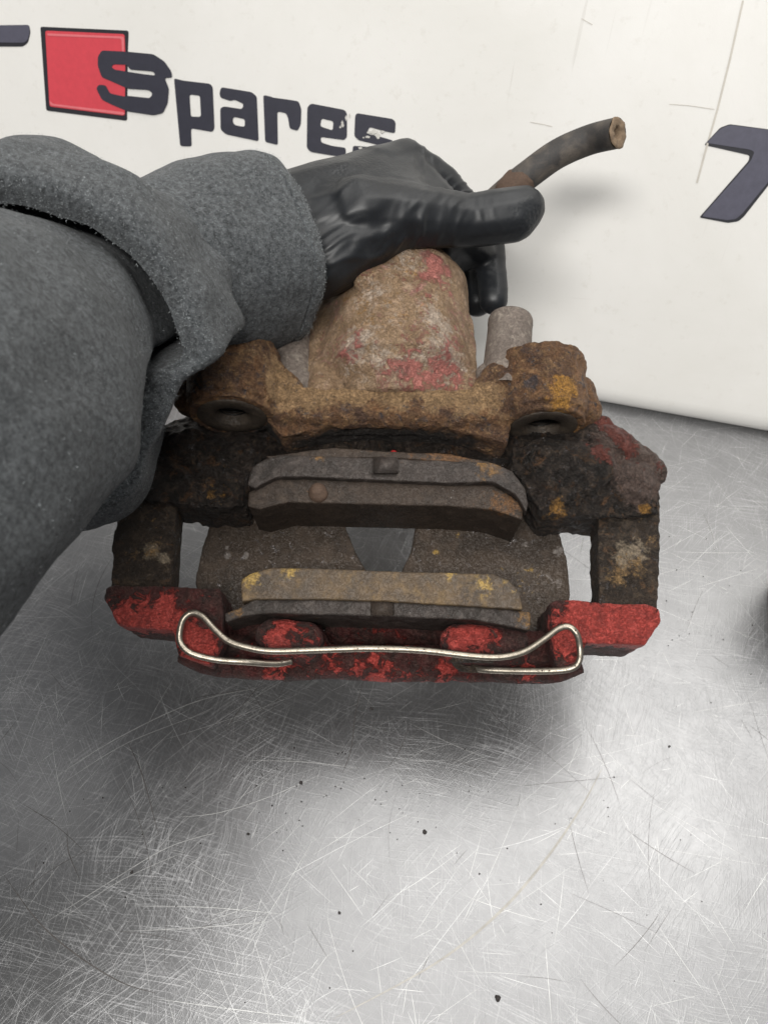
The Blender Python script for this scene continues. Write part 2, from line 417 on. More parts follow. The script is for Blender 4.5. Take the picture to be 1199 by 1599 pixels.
# ------------------------------------------------------------------ banner
BA = TB(950, 640); BB = TB(1199, 685)
bu = (BB - BA).normalized(); LEAN = R(24)
bback = Vector((-bu.y, bu.x, 0)); 
if bback.y < 0: bback = -bback
bv = Vector((0, 0, math.cos(LEAN))) + bback * math.sin(LEAN)
bn = bu.cross(bv).normalized()
if bn.y > 0: bn = -bn
BO = BA + Vector((0, 0, .004))
def wav(u, v):
    k = min(max(v / .12, 0), 1)
    return .0016 * math.sin(u * 9 + 1.3) * math.sin(v * 7 + .4) + .0009 * math.sin(u * 23 + v * 11) * k
def banner_point(u, v, off=0.0):
    # lower edge curls back under a soft roll
    if v < .014:
        a = (.014 - v) / .014; back = .010 * (1 - math.sqrt(max(0, 1 - a * a))); 
        return BO + bu * u + bv * v - bn * back + bn * (wav(u, v) + off)
    return BO + bu * u + bv * v + bn * (wav(u, v) + off)
NU, NV = 130, 90
bm = bmesh.new(); U0, U1, V1 = -1.0, .75, .95
vs = [0, .0006, .0015, .003, .005, .0075, .0105, .014] + [.014 + (V1 - .014) * (i / NV) for i in range(1, NV + 1)]
G = [[bm.verts.new(banner_point(U0 + (U1 - U0) * i / NU, v)) for i in range(NU + 1)] for v in vs]
for j in range(len(vs) - 1):
    for i in range(NU): bm.faces.new((G[j][i], G[j][i + 1], G[j + 1][i + 1], G[j + 1][i]))
bvh = BVHTree.FromBMesh(bm)
fr = bmesh.ops.extrude_face_region(bm, geom=bm.faces[:])
bmesh.ops.translate(bm, vec=-bn * .012 + Vector((0, 0, 0)), verts=[g for g in fr['geom'] if isinstance(g, bmesh.types.BMVert)])
bmesh.ops.recalc_face_normals(bm, faces=bm.faces)
def vinyl():
    n = NT('scuffed_vinyl')
    a = n.noise(6, 6, .65, .4); f = n.noise(120, 6, .7)
    c = n.mix(mask(n, a, .35, .7), (.74, .725, .70), (.68, .665, .63))
    c = n.mix(n.math('MULTIPLY', mask(n, f, .58, .72), .25), c, (.50, .47, .41))
    m = n.mapv((260, 12, 12), (0, 0, .3)); st = mask(n, n.noise(1, 2, .5, 0, m), .69, .74)
    m = n.mapv((8, 8, 200), (.5, 0, 0)); st2 = mask(n, n.noise(1, 2, .5, 0, m), .70, .75)
    k = n.math('MULTIPLY', n.math('ADD', st, st2, True), mask(n, n.noise(14, 3), .5, .65))
    c = n.mix(n.math('MULTIPLY', k, .22), c, (.36, .33, .28))
    weave = n.noise(1300, 2, .5)
    return n.out(c, .48, 0, n.bump(n.math('ADD', n.math('MULTIPLY', a, .6), n.math('MULTIPLY', weave, .04)), .5, .002))
M['vinyl'] = vinyl()
ban = link('printed_banner', tomesh(bm, 'banner'), M['vinyl'])
tag(ban, 'scuffed white vinyl banner with navy lettering and red square, leaning behind the caliper', 'banner')
def onban(px, py, off=.00035):
    h = bvh.ray_cast(CAM, ray(px, py)); return h[0] + bn * off
def smoothpoly(P, r=.42, rmax=3.6):
    out = []
    n = len(P)
    for i in range(n):
        a, b, c = P[i - 1], P[i], P[(i + 1) % n]
        la = math.dist(a, b); lc = math.dist(b, c); k = min(r, rmax / max(la, .1)); kc = min(r, rmax / max(lc, .1))
        p1 = (b[0] + (a[0] - b[0]) * k, b[1] + (a[1] - b[1]) * k); p2 = (b[0] + (c[0] - b[0]) * kc, b[1] + (c[1] - b[1]) * kc)
        for t in (0, .33, .67, 1):
            out.append(((1 - t) ** 2 * p1[0] + 2 * t * (1 - t) * b[0] + t * t * p2[0], (1 - t) ** 2 * p1[1] + 2 * t * (1 - t) * b[1] + t * t * p2[1]))
    return out
def printshape(name, polys, mat, off=.0004, rnd=True, label=None):
    cu = bpy.data.curves.new(name, 'CURVE'); cu.dimensions = '2D'; cu.fill_mode = 'FRONT'
    for P in polys:
        Q = smoothpoly(P) if rnd else P
        sp = cu.splines.new('POLY'); sp.points.add(len(Q) - 1)
        for i, q in enumerate(Q): sp.points[i].co = (q[0], -q[1], 0, 1)
        sp.use_cyclic_u = True
    o = bpy.data.objects.new('t', cu); COL.objects.link(o); dg = bpy.context.evaluated_depsgraph_get()
    me = bpy.data.meshes.new_from_object(o.evaluated_get(dg)); bpy.data.objects.remove(o)
    bm = bmesh.new(); bm.from_mesh(me)
    bmesh.ops.subdivide_edges(bm, edges=[e for e in bm.edges if e.calc_length() > 12], cuts=3, use_grid_fill=False)
    bmesh.ops.triangulate(bm, faces=bm.faces)
    for v in bm.verts: v.co = onban(v.co.x, -v.co.y, off)
    bmesh.ops.recalc_face_normals(bm, faces=bm.faces)
    if sum((f.normal.dot(bn) for f in bm.faces)) < 0: bmesh.ops.reverse_faces(bm, faces=bm.faces)
    bm.to_mesh(me); bm.free(); me.name = name
    o = link(name, me, mat, ban, smooth=False)
    if label: o['label'] = label
    return o
def ink(name, col, var=.2, wear=True):
    n = NT(name); c = n.mix(mask(n, n.noise(200, 5, .7), .3, .7), tuple(x * (1 - var) for x in col), col)
    if wear: c = n.mix(mask(n, n.noise(420, 5, .8), .73, .76), c, (.5, .5, .5))
    return n.out(c, .5)
M['navy'] = ink('navy_ink', (.030, .030, .045)); M['navy2'] = ink('grey_navy_ink', (.085, .083, .115)); M['redink'] = ink('red_ink', (.60, .055, .075), .12)
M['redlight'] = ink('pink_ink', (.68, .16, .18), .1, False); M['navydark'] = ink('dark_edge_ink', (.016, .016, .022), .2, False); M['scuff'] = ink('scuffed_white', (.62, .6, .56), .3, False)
def Z1(l): return [(x / 4, 20 + y / 4) for x, y in l]            # first zoom crop
def Z2(l): return [(250 + x / 6, 100 + y / 6) for x, y in l]
def Z3(l): return [(440 + x / 6, 130 + y / 6) for x, y in l]
def Z4(l): return [(1049 + x / 8, 170 + y / 8) for x, y in l]
printshape('letter', [[(-40, 39), (46, 38), (48, 50), (44, 66), (36, 72), (-40, 72)]], M['navydark'], .0003)
printshape('letter', [[(-40, 39), (46, 38), (47, 50), (44, 62), (38, 66), (-40, 65)]], M['navy2'], .0005)
printshape('red_square_border', [Z1([(253, 83), (805, 108), (800, 240), (795, 672), (290, 608)])], M['navydark'], .0003)
printshape('red_square', [Z1([(285, 108), (780, 130), (785, 240), (782, 640), (312, 582)])], M['redink'], .0005)
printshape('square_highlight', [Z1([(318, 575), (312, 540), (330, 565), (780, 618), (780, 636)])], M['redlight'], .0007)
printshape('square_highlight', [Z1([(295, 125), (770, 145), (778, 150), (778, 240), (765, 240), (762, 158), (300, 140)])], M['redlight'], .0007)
# big S : upper bowl + middle + lower bowl as outline with slots
printshape('letter', [Z1([(640, 232), (800, 240), (960, 255), (1030, 300), (1072, 360), (1080, 400), (1030, 402), (1058, 470), (1050, 560), (1020, 622), (960, 636), (800, 612), (700, 570), (640, 540), (605, 470), (620, 445), (665, 450), (690, 500), (780, 520), (800, 515), (940, 530), (958, 500), (930, 478), (800, 470), (700, 425), (640, 400), (615, 330), (615, 270)]),
                      Z1([(712, 318), (800, 322), (812, 350), (960, 362), (975, 388), (900, 380), (720, 352), (700, 335)])], M['navy'], .0009)
printshape('letter', [Z2([(132, 128), (215, 150), (470, 180), (495, 210), (512, 600), (490, 632), (292, 598), (298, 768), (190, 765)]), Z2([(278, 280), (375, 292), (385, 490), (290, 488)])], M['navy'])
printshape('letter', [Z2([(575, 212), (860, 258), (908, 300), (925, 720), (620, 655), (568, 610), (565, 410), (600, 392), (770, 418), (785, 370), (700, 330), (660, 342), (565, 310), (558, 260)]), Z2([(690, 490), (795, 512), (795, 585), (700, 568), (680, 530)])], M['navy'])
printshape('letter', [Z2([(968, 285), (1040, 300), (1060, 310), (1200, 328), (1300, 345), (1325, 420), (1320, 560), (1290, 622), (1215, 600), (1200, 500), (1180, 455), (1100, 440), (1105, 755), (985, 725)])], M['navy'])
printshape('letter', [Z3([(275, 185), (590, 245), (612, 280), (612, 500), (585, 528), (365, 498), (370, 550), (470, 582), (600, 600), (602, 660), (580, 690), (270, 640), (235, 600), (240, 220)]), Z3([(372, 325), (485, 352), (478, 438), (362, 400)])], M['navy'])
printshape('letter', [Z3([(705, 275), (1040, 330), (1068, 360), (1062, 465), (960, 445), (820, 405), (800, 470), (900, 490), (1040, 530), (1080, 600), (1060, 720), (660, 665), (668, 580), (900, 600), (890, 570), (720, 530), (680, 490), (688, 300)])], M['navy'])
rs = random.Random(4)
for cx_, cy_, rx_, ry_ in [(541, 184, 2.0, 5.5), (535, 193, 3.2, 5.5), (532, 198, 1.8, 2.2), (546, 180, 2.2, 3.4), (583, 206, 9, 4.2), (590, 211, 4, 5), (574, 213, 4, 2.6), (568, 214, 1.6, 1.3), (563, 230, 3.6, 2.0), (597, 205, 4, 2.4)]:
    printshape('scuff', [[(cx_ + math.cos(t) * rx_ * rs.uniform(.45, 1.15), cy_ + math.sin(t) * ry_ * rs.uniform(.45, 1.15)) for t in [2 * math.pi * k / 15 for k in range(15)]]], M['scuff'], .0006 + .00004 * rs.random() + cx_ * 1e-7, False)
T7 = [(400, 445), (600, 230), (720, 185), (1300, 262), (1500, 300), (1500, 700), (1300, 830), (900, 1340), (830, 1400), (700, 1420), (340, 1352), (960, 640), (970, 575)]
printshape('letter', [Z4(T7)], M['navydark'], .0003)
printshape('letter', [Z4([(430, 420), (610, 240), (720, 195), (1300, 268), (1500, 305), (1490, 660), (1290, 800), (880, 1300), (800, 1370), (690, 1385), (370, 1338), (985, 640), (1030, 530), (960, 500)])], M['navy2'], .0005)
def strip(pts, w0, mat, off):
    P = [];Q = []
    for i, p in enumerate(pts):
        a = pts[max(i - 1, 0)]; b = pts[min(i + 1, len(pts) - 1)]; dx, dy = b[0] - a[0], b[1] - a[1]; L = math.hypot(dx, dy)
        P.append((p[0] - dy / L * w0, p[1] + dx / L * w0)); Q.append((p[0] + dy / L * w0, p[1] - dx / L * w0))
    return printshape('scuff', [P + Q[::-1]], mat, off, False)
M['seam'] = ink('seam_stain', (.56, .525, .47), .15, False)
strip([(1160, 0), (1140, 90), (1120, 170), (1100, 240), (1088, 285)], 1.6, M['seam'], .0003)
for P in ([(1045, 162), (1075, 164), (1115, 170)], [(828, 190), (850, 194), (862, 197)], [(908, 28), (918, 34), (925, 38)]):
    strip(P, .5, M['seam'], .0003)

# ------------------------------------------------------------------ brake caliper
cal = empty('brake_caliper', CM)
tag(cal, 'rusty brake caliper with flaking red paint held upright just above the steel worktop', 'brake caliper')
ROUGH = [('CLOUDS', .018, .0030), ('VORONOI', .0075, .0013), ('CLOUDS', .0035, .0009), ('VORONOI', .0028, .0005)]
SOFT = [('CLOUDS', .02, .0012), ('CLOUDS', .005, .0004)]

# carrier bracket : bosses + bar + ears
def boss(px, py, yf, r, L, ez=0.0):
    c = LY(px, py, yf); return c, Vector((c.x, c.y + L, c.z + ez))
YL = LZ(360, 655, 0.0).y
cl, cl2 = boss(362, 650, YL, .0225, .038)
cr, cr2 = boss(848, 667, YL - .002, .0225, .038)
def bossparts(c, c2, r):
    return [cone(c, c2, r * .96, r * 1.05, 48), cone(c + Vector((0, .004, 0)), c2 - Vector((0, .004, 0)), r * 1.04, r * 1.08, 48)]
bar = [pp([(430, 604), (480, 608), (560, 610), (640, 612), (700, 612), (780, 610), (800, 640), (790, 690), (700, 668), (600, 664), (520, 664), (440, 682), (410, 650)], .001, -.020)]
bar += [pp([(425, 600), (480, 603), (520, 606), (640, 609), (700, 609), (775, 604), (790, 626), (700, 628), (600, 626), (500, 622), (420, 622)], .0065, -.004)]
bar += [tube([LZ(430, 645, -.001), LZ(520, 648, .001), LZ(600, 648, .001), LZ(700, 650, .001), LZ(790, 648, -.001)], .0068, 12)]
bar += [tube([LZ(440, 668, -.010), LZ(520, 660, -.008), LZ(600, 658, -.007), LZ(700, 662, -.008), LZ(790, 672, -.010)], .0072, 10)]
def rl3(c, dx, dy, dz): return c + Vector((dx, dy, dz))
fil = [hull([(LZ(425, 580, .003), .008), (LZ(455, 606, .001), .006), (LZ(425, 640, -.004), .009)]), hull([(LZ(778, 590, .003), .008), (LZ(752, 612, .001), .006), (LZ(780, 645, -.004), .009)])]
ears = fil + [hull([(rl3(cl, -.024, .014, -.008), .009), (rl3(cl, -.026, .024, -.006), .007), (rl3(cl, -.010, .012, -.016), .008)]),
        hull([(rl3(cl, .012, .010, -.014), .010), (rl3(cl, .022, .014, -.010), .009), (rl3(cl, -.008, .012, -.020), .010)]),
        hull([(rl3(cr, .024, .013, -.008), .010), (rl3(cr, .022, .026, -.006), .008), (rl3(cr, .008, .012, -.018), .009)]),
        hull([(rl3(cr, -.012, .010, -.014), .010), (rl3(cr, -.024, .012, -.010), .010), (rl3(cr, .006, .012, -.020), .010)])]
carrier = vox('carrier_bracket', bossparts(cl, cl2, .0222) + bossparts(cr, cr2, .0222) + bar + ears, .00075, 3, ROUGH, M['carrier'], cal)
cv = verts(carrier.data)
for c in (cl, cr):
    rr0 = np.hypot(cv[:, 0] - c.x, cv[:, 2] - c.z + .0005); near = cv[:, 1] < c.y + .007
    m_ = (rr0 < .0180) & near; cv[m_, 1] = c.y + .0004
    m_ = (rr0 < .0098) & near; cv[m_, 1] = c.y + .034
setverts(carrier.data, cv)
paint(carrier, 'ochre', [(LZ(345, 600, .012), .009, 0.792), (LZ(335, 625, .01), .006, 1.), (LZ(872, 612, .014), .008, 0.936), (LZ(868, 640, .012), .007, 0.864), (LZ(880, 600, .014), .005, 1), (LZ(400, 660, .0), .006, 0.504), (LZ(905, 680, -.005), .008, 0.432), (LZ(370, 690, -.015), .015, 0.396), (LZ(860, 705, -.015), .015, 0.36)], .12)
paint(carrier, 'darken', [(LZ(x, 658, -.006),   .0080, .8) for x in (450, 500, 550, 600, 650, 700, 750)] + [(LZ(x, 674, -.014), .0095, 1.2) for x in (430, 480, 530, 580, 630, 680, 730, 780)] + [(rl3(c, dx, .010, -.021), .010, 1.1) for c in (cl, cr) for dx in (-.015, 0, .015)], .18)  # darker along the bar's lower front and under the bosses, patchy elsewhere
paint(carrier, 'dust', [(LZ(x, 610, .008), .009, 1.15) for x in (440, 500, 560, 620, 680, 740)] + [(LZ(420, 590, .01), .012, 0.558), (LZ(395, 560, .01), .012, 0.434), (LZ(470, 640, .0), .01, 0.372), (LZ(720, 640, .0), .01, 0.372), (LZ(770, 640, .0), .012, 0.434)], .22)
# machined faces with bores
for c, lb in ((cl, 'left'), (cr, 'right')):
    bm = bmesh.new(); bmm = cone(c + Vector((0, -.0028, -.0005)), c + Vector((0, .004, -.0005)), .0195, .0198, 64); bm.free()
    sl = cone(c + Vector((0, -.0018, -.0005)), c + Vector((0, .032, -.0005)), .0088, .0088, 40)
    bm = bmesh.new()
    prof = [(.0178, .004), (.0177, .0001), (.0173, -.0003), (.0150, -.0003), (.0100, -.0003), (.0092, .0004), (.0082, .003), (.0080, .010), (.0078, .032)]
    rings = [[bm.verts.new((c.x + math.cos(a) * rr, c.y + yy, c.z - .0005 + math.sin(a) * rr)) for a in [2 * math.pi * k / 64 for k in range(64)]] for rr, yy in prof]
    for i in range(len(rings) - 1):
        for k in range(64): bm.faces.new((rings[i][k], rings[i][(k + 1) % 64], rings[i + 1][(k + 1) % 64], rings[i + 1][k]))
    bm.faces.new(rings[-1])
    bmesh.ops.recalc_face_normals(bm, faces=bm.faces)
    bmm.free(); sl.free()
    f = link('bolt_boss_face', tomesh(bm, 'face'), M['washer'], cal)
    # a hint of thread inside
    th = []
    for k in range(6):
        th.append(tube([(c.x + math.cos(a) * .0078, c.y + .004 + k * .0016 + .0016 * a / 6.283, c.z - .0005 + math.sin(a) * .0078) for a in [2 * math.pi * q / 16 for q in range(17)]], .00045, 5, 1, False))
    link('thread', tomesh(join(th), 'thread'), M['black'], f)

# lower knuckles (caliper body ears)
kl = [pp([(225, 665), (300, 680), (380, 690), (408, 705), (385, 745), (380, 790), (345, 795), (250, 785), (210, 770), (205, 720)], -.010, -.040),
      hull([(LZ(370, 715, -.016), .010), (LZ(290, 700, -.018), .012), (LZ(360, 765, -.018), .009)]), hull([(LZ(250, 745, -.018), .013), (LZ(350, 770, -.018), .008)]), hull([(LZ(285, 692, -.024), .013), (LZ(395, 698, -.024), .011), (LZ(340, 672, -.028), .012)])]
kr = [hull([(LZ(815, 704, -.024), .011), (LZ(930, 696, -.024), .013), (LZ(870, 682, -.028), .013)]), pp([(800, 700), (900, 690), (935, 640), (985, 680), (1030, 722), (1030, 800), (990, 808), (850, 806), (828, 770), (800, 735)], -.010, -.042),
      hull([(LZ(985, 745, -.014), .010), (LZ(992, 770, -.015), .010), (LZ(1005, 755, -.016), .008)]), hull([(LZ(850, 720, -.012), .012), (LZ(870, 785, -.016), .009), (LZ(930, 730, -.012), .012)]),
      hull([(LZ(950, 690, -.012), .009), (LZ(1020, 735, -.018), .008)])]
kno = []
for nm, parts in (('guide_ear', kl), ('guide_ear', kr)):
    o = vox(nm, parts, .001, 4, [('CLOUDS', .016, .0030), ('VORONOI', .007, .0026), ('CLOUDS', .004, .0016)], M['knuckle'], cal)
    paint(o, 'paint', [(LZ(960, 660, -.005), .012, .95), (LZ(990, 700, -.005), .010, .8), (LZ(1028, 740, -.02), .008, 1.3), (LZ(935, 715, -.005), .006, 1.3), (LZ(1028, 790, -.02), .007, 1.0)], .0)
    paint(o, 'ochre', [(LZ(870, 800, -.008), .008, 1.), (LZ(1005, 795, -.012), .004, 1.3), (LZ(330, 755, -.01), .010, .3), (LZ(350, 780, -.01), .009, .3)], .05)
    paint(o, 'dust', [(LZ(965, 690, -.008), .017, 1.2), (LZ(1005, 730, -.010), .015, 1.1), (LZ(990, 770, -.012), .012, .8)], .0)
    kno.append(o)

# outer arms
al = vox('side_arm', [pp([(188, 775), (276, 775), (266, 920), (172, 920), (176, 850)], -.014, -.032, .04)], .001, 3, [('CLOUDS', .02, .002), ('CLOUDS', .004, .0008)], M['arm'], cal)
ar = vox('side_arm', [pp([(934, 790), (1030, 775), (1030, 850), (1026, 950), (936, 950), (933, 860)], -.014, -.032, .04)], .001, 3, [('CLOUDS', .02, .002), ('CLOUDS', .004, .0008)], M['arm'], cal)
paint(al, 'ochre', [(LZ(240, 860, -.014), .007, 0.63), (LZ(200, 870, -.014), .005, 0.56), (LZ(235, 820, -.014), .006, 0.42)], .05)
paint(al, 'dust', [(LZ(235, 862, -.014), .006, .9), (LZ(260, 875, -.014), .004, .9)], .0)
paint(ar, 'ochre', [(LZ(985, 885, -.014), .008, 0.715), (LZ(960, 905, -.014), .007, 0.585), (LZ(1020, 845, -.014), .005, 0.585), (LZ(1000, 810, -.014), .003, 0.78)], .1)
paint(ar, 'dust', [(LZ(975, 870, -.014), .009, 1.), (LZ(1000, 855, -.014), .006, 0.48)], .0)

# bridge with v window
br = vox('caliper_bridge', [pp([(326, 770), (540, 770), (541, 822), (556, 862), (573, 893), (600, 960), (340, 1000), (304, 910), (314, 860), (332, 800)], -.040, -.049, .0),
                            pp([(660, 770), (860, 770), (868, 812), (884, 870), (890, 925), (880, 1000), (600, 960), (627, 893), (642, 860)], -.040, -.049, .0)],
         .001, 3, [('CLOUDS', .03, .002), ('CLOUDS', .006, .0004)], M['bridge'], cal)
paint(br, 'ochre', [(LZ(830, 905, -.04), .010, 0.42), (LZ(680, 862, -.04), .0022, 0.96), (LZ(715, 835, -.04), .0018, 0.96), (LZ(345, 905, -.04), .008, 0.3)], .02)
paint(br, 'dust', [(LZ(355, 868, -.04), .0025, 0.96), (LZ(385, 868, -.04), .0022, 0.96), (LZ(355, 855, -.04), .0015, 0.96), (LZ(872, 860, -.04), .005, 0.6), (LZ(868, 910, -.04), .006, 0.66), (LZ(820, 850, -.04), .004, 0.54)], .0)

# red outer frame
rl = vox('red_lug', [pp([(164, 918), (178, 914), (345, 918), (348, 1000), (330, 1040), (278, 1024), (270, 985), (183, 975), (162, 935)], -.004, -.040, .03)], .0009, 5, [('CLOUDS', .018, .0016), ('CLOUDS', .004, .0011)], M['red'], cal)
rr = vox('red_lug', [pp([(858, 942), (870, 936), (1012, 944), (1030, 950), (1034, 970), (1008, 1008), (915, 1004), (908, 1030), (870, 1046), (862, 1000)], -.004, -.040, .03)], .0009, 5, [('CLOUDS', .018, .0016), ('CLOUDS', .004, .0011)], M['red'], cal)
paint(rl, 'paint', [(LZ(190, 975, -.006), .012, 0.605), (LZ(240, 970, -.006), .013, 0.645), (LZ(290, 985, -.006), .010, 0.645), (LZ(320, 1010, -.006), .007, 1.21), (LZ(310, 1030, -.006), .006, 1.05), (LZ(200, 990, -.02), .02, 0.403), (LZ(300, 940, -.004), .012, 0.242)], .05)
paint(rr, 'paint', [(LZ(900, 955, -.004), .014, 0.668), (LZ(960, 960, -.004), .014, 0.455), (LZ(1010, 965, -.004), .012, 0.729), (LZ(1000, 1000, -.006), .012, 0.607), (LZ(930, 990, -.005), .012, 0.668), (LZ(880, 1010, -.006), .008, 0.607), (LZ(1020, 1010, -.02), .018, 0.425)], .1)
fg = vox('red_finger_frame', [
    pp([(510, 955), (690, 958), (700, 1030), (505, 1030)], -.030, -.046), pp([(345, 972), (500, 976), (515, 1005), (600, 1008), (690, 1008), (700, 980), (850, 985), (870, 1040), (760, 1048), (600, 1046), (400, 1046), (300, 1038), (330, 1000)], -.022, -.046),
    hull([(LZ(425, 993, -.012), .0085), (LZ(480, 996, -.012), .0080), (LZ(430, 1008, -.02), .009), (LZ(480, 1010, -.02), .009)]),
    hull([(LZ(712, 1000, -.012), .0080), (LZ(800, 1003, -.012), .0080), (LZ(715, 1014, -.02), .009), (LZ(800, 1016, -.02), .009)]),
    tube([LZ(285, 1018, -.014), LZ(340, 1040, -.022), LZ(440, 1046, -.026), LZ(600, 1040, -.030), LZ(740, 1048, -.026), LZ(860, 1050, -.022), LZ(905, 1035, -.016)], .0055, 12),
    tube([LZ(440, 1046, -.028), LZ(520, 1040, -.028), LZ(600, 1046, -.030), LZ(700, 1046, -.028)], .0065, 12)],
    .0009, 4, [('CLOUDS', .015, .0015), ('CLOUDS', .004, .0008)], M['red'], cal)
paint(fg, 'paint', [(LZ(x, 1045, -.046),   .011, .6) for x in (330, 420, 510, 600, 690, 780, 860)] + [(LZ(450, 990, -.008), .010, 0.806), (LZ(425, 998, -.006), .006, 0.496), (LZ(722, 998, -.006), .010, 0.93), (LZ(750, 990, -.006), .008, 0.682), (LZ(500, 1040, -.024), .014, 0.434), (LZ(600, 1036, -.024), .02, 0.558), (LZ(700, 1040, -.024), .014, 0.558), (LZ(420, 1040, -.024), .012, 0.434), (LZ(800, 1045, -.02), .014, 0.372), (LZ(860, 1045, -.02), .012, 0.372)], .1)

# brake pads
def pad(front):
    if not front:
        plate = [(386, 757), (392, 730), (412, 716), (436, 710), (520, 712), (600, 716), (700, 719), (770, 722), (800, 735), (820, 762), (825, 785), (822, 800), (805, 772), (770, 752), (700, 754), (560, 748), (470, 744), (430, 745), (398, 762)]
        fric = [(386, 790), (388, 768), (430, 744), (480, 746), (560, 750), (700, 756), (770, 757), (800, 775), (817, 790), (816, 812), (770, 796), (700, 790), (560, 787), (450, 784), (405, 795)]
        zp, zf, zb = .001, -.003, -.040
    else:
        plate = [(350, 958), (372, 950), (398, 934), (500, 935), (600, 938), (740, 946), (828, 956), (829, 976), (826, 984), (740, 968), (600, 962), (500, 960), (420, 958), (380, 962), (352, 972)]
        fric = [(376, 905), (392, 895), (425, 886), (520, 888), (640, 893), (770, 896), (795, 906), (812, 925), (816, 952), (740, 947), (600, 939), (500, 936), (400, 936), (377, 940)]
        zp, zf, zb = -.001, .001, -.038
    e = bpy.data.objects.new('brake_pad', None); COL.objects.link(e); e.parent = cal; e.empty_display_size = .01
    p = vox('backing_plate', [pp(plate, zp, zb)], .0007, 3, [('CLOUDS', .012, .0006), ('CLOUDS', .003, .0003)], M['plate'], e)
    f = vox('friction_block', [pp(fric, zf, zb)], .0007, 3, [('CLOUDS', .012, .0004), ('CLOUDS', .002, .0003)], M['friction_rust' if front else 'friction'], e)
    if front:
        paint(f, 'ochre', [(LZ(390, 905, .001), .006, 0.9), (LZ(450, 888, .001), .006, 1.), (LZ(760, 915, .001), .006, 0.66), (LZ(700, 895, .001), .006, 0.48), (LZ(800, 910, .001), .006, 0.48), (LZ(560, 890, .0), .006, 0.3)], .1)
        paint(p, 'ochre', [(LZ(370, 955, 0), .006, .6), (LZ(820, 965, 0), .008, .8)], .05)
        c = LZ(597, 950, zp); s = box((c.x, c.y, zp + .0001), (.0112, .0078, .0012))
        s2 = None
        link('pad_clip', tomesh(vbevel(s), 'clip'), M['friction'], e)
    else:
        paint(f, 'ochre', [(LZ(498, 768, zf), .004, 1.2), (LZ(790, 785, zf), .010, .9)], .03)
        paint(p, 'ochre', [(LZ(500, 714, 0), .004, .8), (LZ(760, 724, 0), .01, .8)], .03)
        c = LZ(602, 725, .004); s = box((c.x, c.y, .0022), (.0125, .0085, .0034)); link('pad_clip', tomesh(vbevel(s), 'clip'), M['plate'], e).data
        c = LZ(496, 769, zf)
        link('rivet', vox('rivet', [hull([((c.x, c.y, zf - .0005), .0052), ((c.x + .0008, c.y - .001, zf - .001), .0048)])], .0008, 3, [('CLOUDS', .004, .0010)], None, None).data, M['rivet'], e)
        bpy.data.objects.remove([o for o in COL.objects if o.name.startswith('rivet') and o.parent is None][0])
    e['label'] = 'ochre-rusted pad nearest the spring wire' if front else 'grey brown pad beneath the carrier bar'
    return e
def vbevel(bm):
    bmesh.ops.bevel(bm, geom=bm.edges[:], offset=.0006, segments=2, affect='EDGES'); return bm
M['rivet'] = simple('rust_brown', (.085, .05, .032), .8, bs=900, bd=.0004)
for cc in ('clip', ):
    pass
pad(False); pad(True)
# thin shim behind rear pad, red blip
c1 = LZ(520, 702, -.004)
sh = vox('shim', [pp([(415, 712), (520, 698), (600, 704), (700, 708), (770, 722), (770, 726), (600, 714), (420, 716)], -.002, -.03)], .0008, 2, [('CLOUDS', .006, .0006)], M['friction'], cal)
paint(sh, 'ochre', [(LZ(700, 712, 0), .02, .6)], .3)
c = LZ(612, 703, -.002); link('red_paint_dab', vox('dab', [hull([((c.x, c.y - .001, -.007), .0020), ((c.x + .001, c.y + .001, -.008), .0018)])], .0006, 2, [('CLOUDS', .003, .0008)]).data, simple('bright_red', (.28, .012, .012), .5), cal)
for o in [o for o in COL.objects if o.name.startswith('dab')]: bpy.data.objects.remove(o)
# inner dark wall behind rear pad (piston face side)
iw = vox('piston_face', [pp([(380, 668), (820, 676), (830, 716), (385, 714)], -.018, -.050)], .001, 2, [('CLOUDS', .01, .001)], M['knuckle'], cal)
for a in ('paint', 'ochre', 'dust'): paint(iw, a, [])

# piston housing
hz = -.024
yh0 = LZ(600, 620, -.01).y
def hc(px, py, z): return LZ(px, py, z)
ytop = .150
cxh = LZ(615, 600, 0.0).x
P0 = Vector((cxh, yh0 - .006, hz)); P1 = Vector((cxh + .004, ytop, hz + .002))
hparts = [cone(P0, Vector((cxh + .001, yh0 + .016, hz)), .034, .0450, 64), cone(Vector((cxh + .001, yh0 + .014, hz)), Vector((cxh + .001, yh0 + .03, hz)), .0455, .0445, 64), cone(Vector((cxh + .001, yh0 + .02, hz)), P1, .0452, .0395, 64),
          cone(P1 - Vector((0, .004, 0)), P1 + Vector((.0, .010, 0)), .0395, .031, 64),
          hull([(LZ(572, 442, .0135), .0080), (LZ(612, 432, .0135), .0080), (LZ(598, 446, .012), .0075)]), hull([(LZ(500, 600, -.018), .014), (LZ(512, 520, -.020), .014), (LZ(540, 450, -.016), .012)])]
hparts += [hull([((cxh - .036, yh0, hz + .018), .010), ((cxh - .040, yh0 + .03, hz + .006), .010)]), hull([((cxh + .036, yh0, hz + .016), .010), ((cxh + .038, yh0 + .05, hz + .008), .008)])]
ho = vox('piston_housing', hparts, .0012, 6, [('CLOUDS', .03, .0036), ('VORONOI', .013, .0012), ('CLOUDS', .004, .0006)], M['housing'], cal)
def onh(px, py):  # point on the housing top as seen
    v = LZ(px, py, .012); return v
paint(ho, 'darken', [(LZ(x, 603, .002), .0050, .22) for x in range(480, 760, 20)])  # gap shade behind the bar, painted into the housing base colour
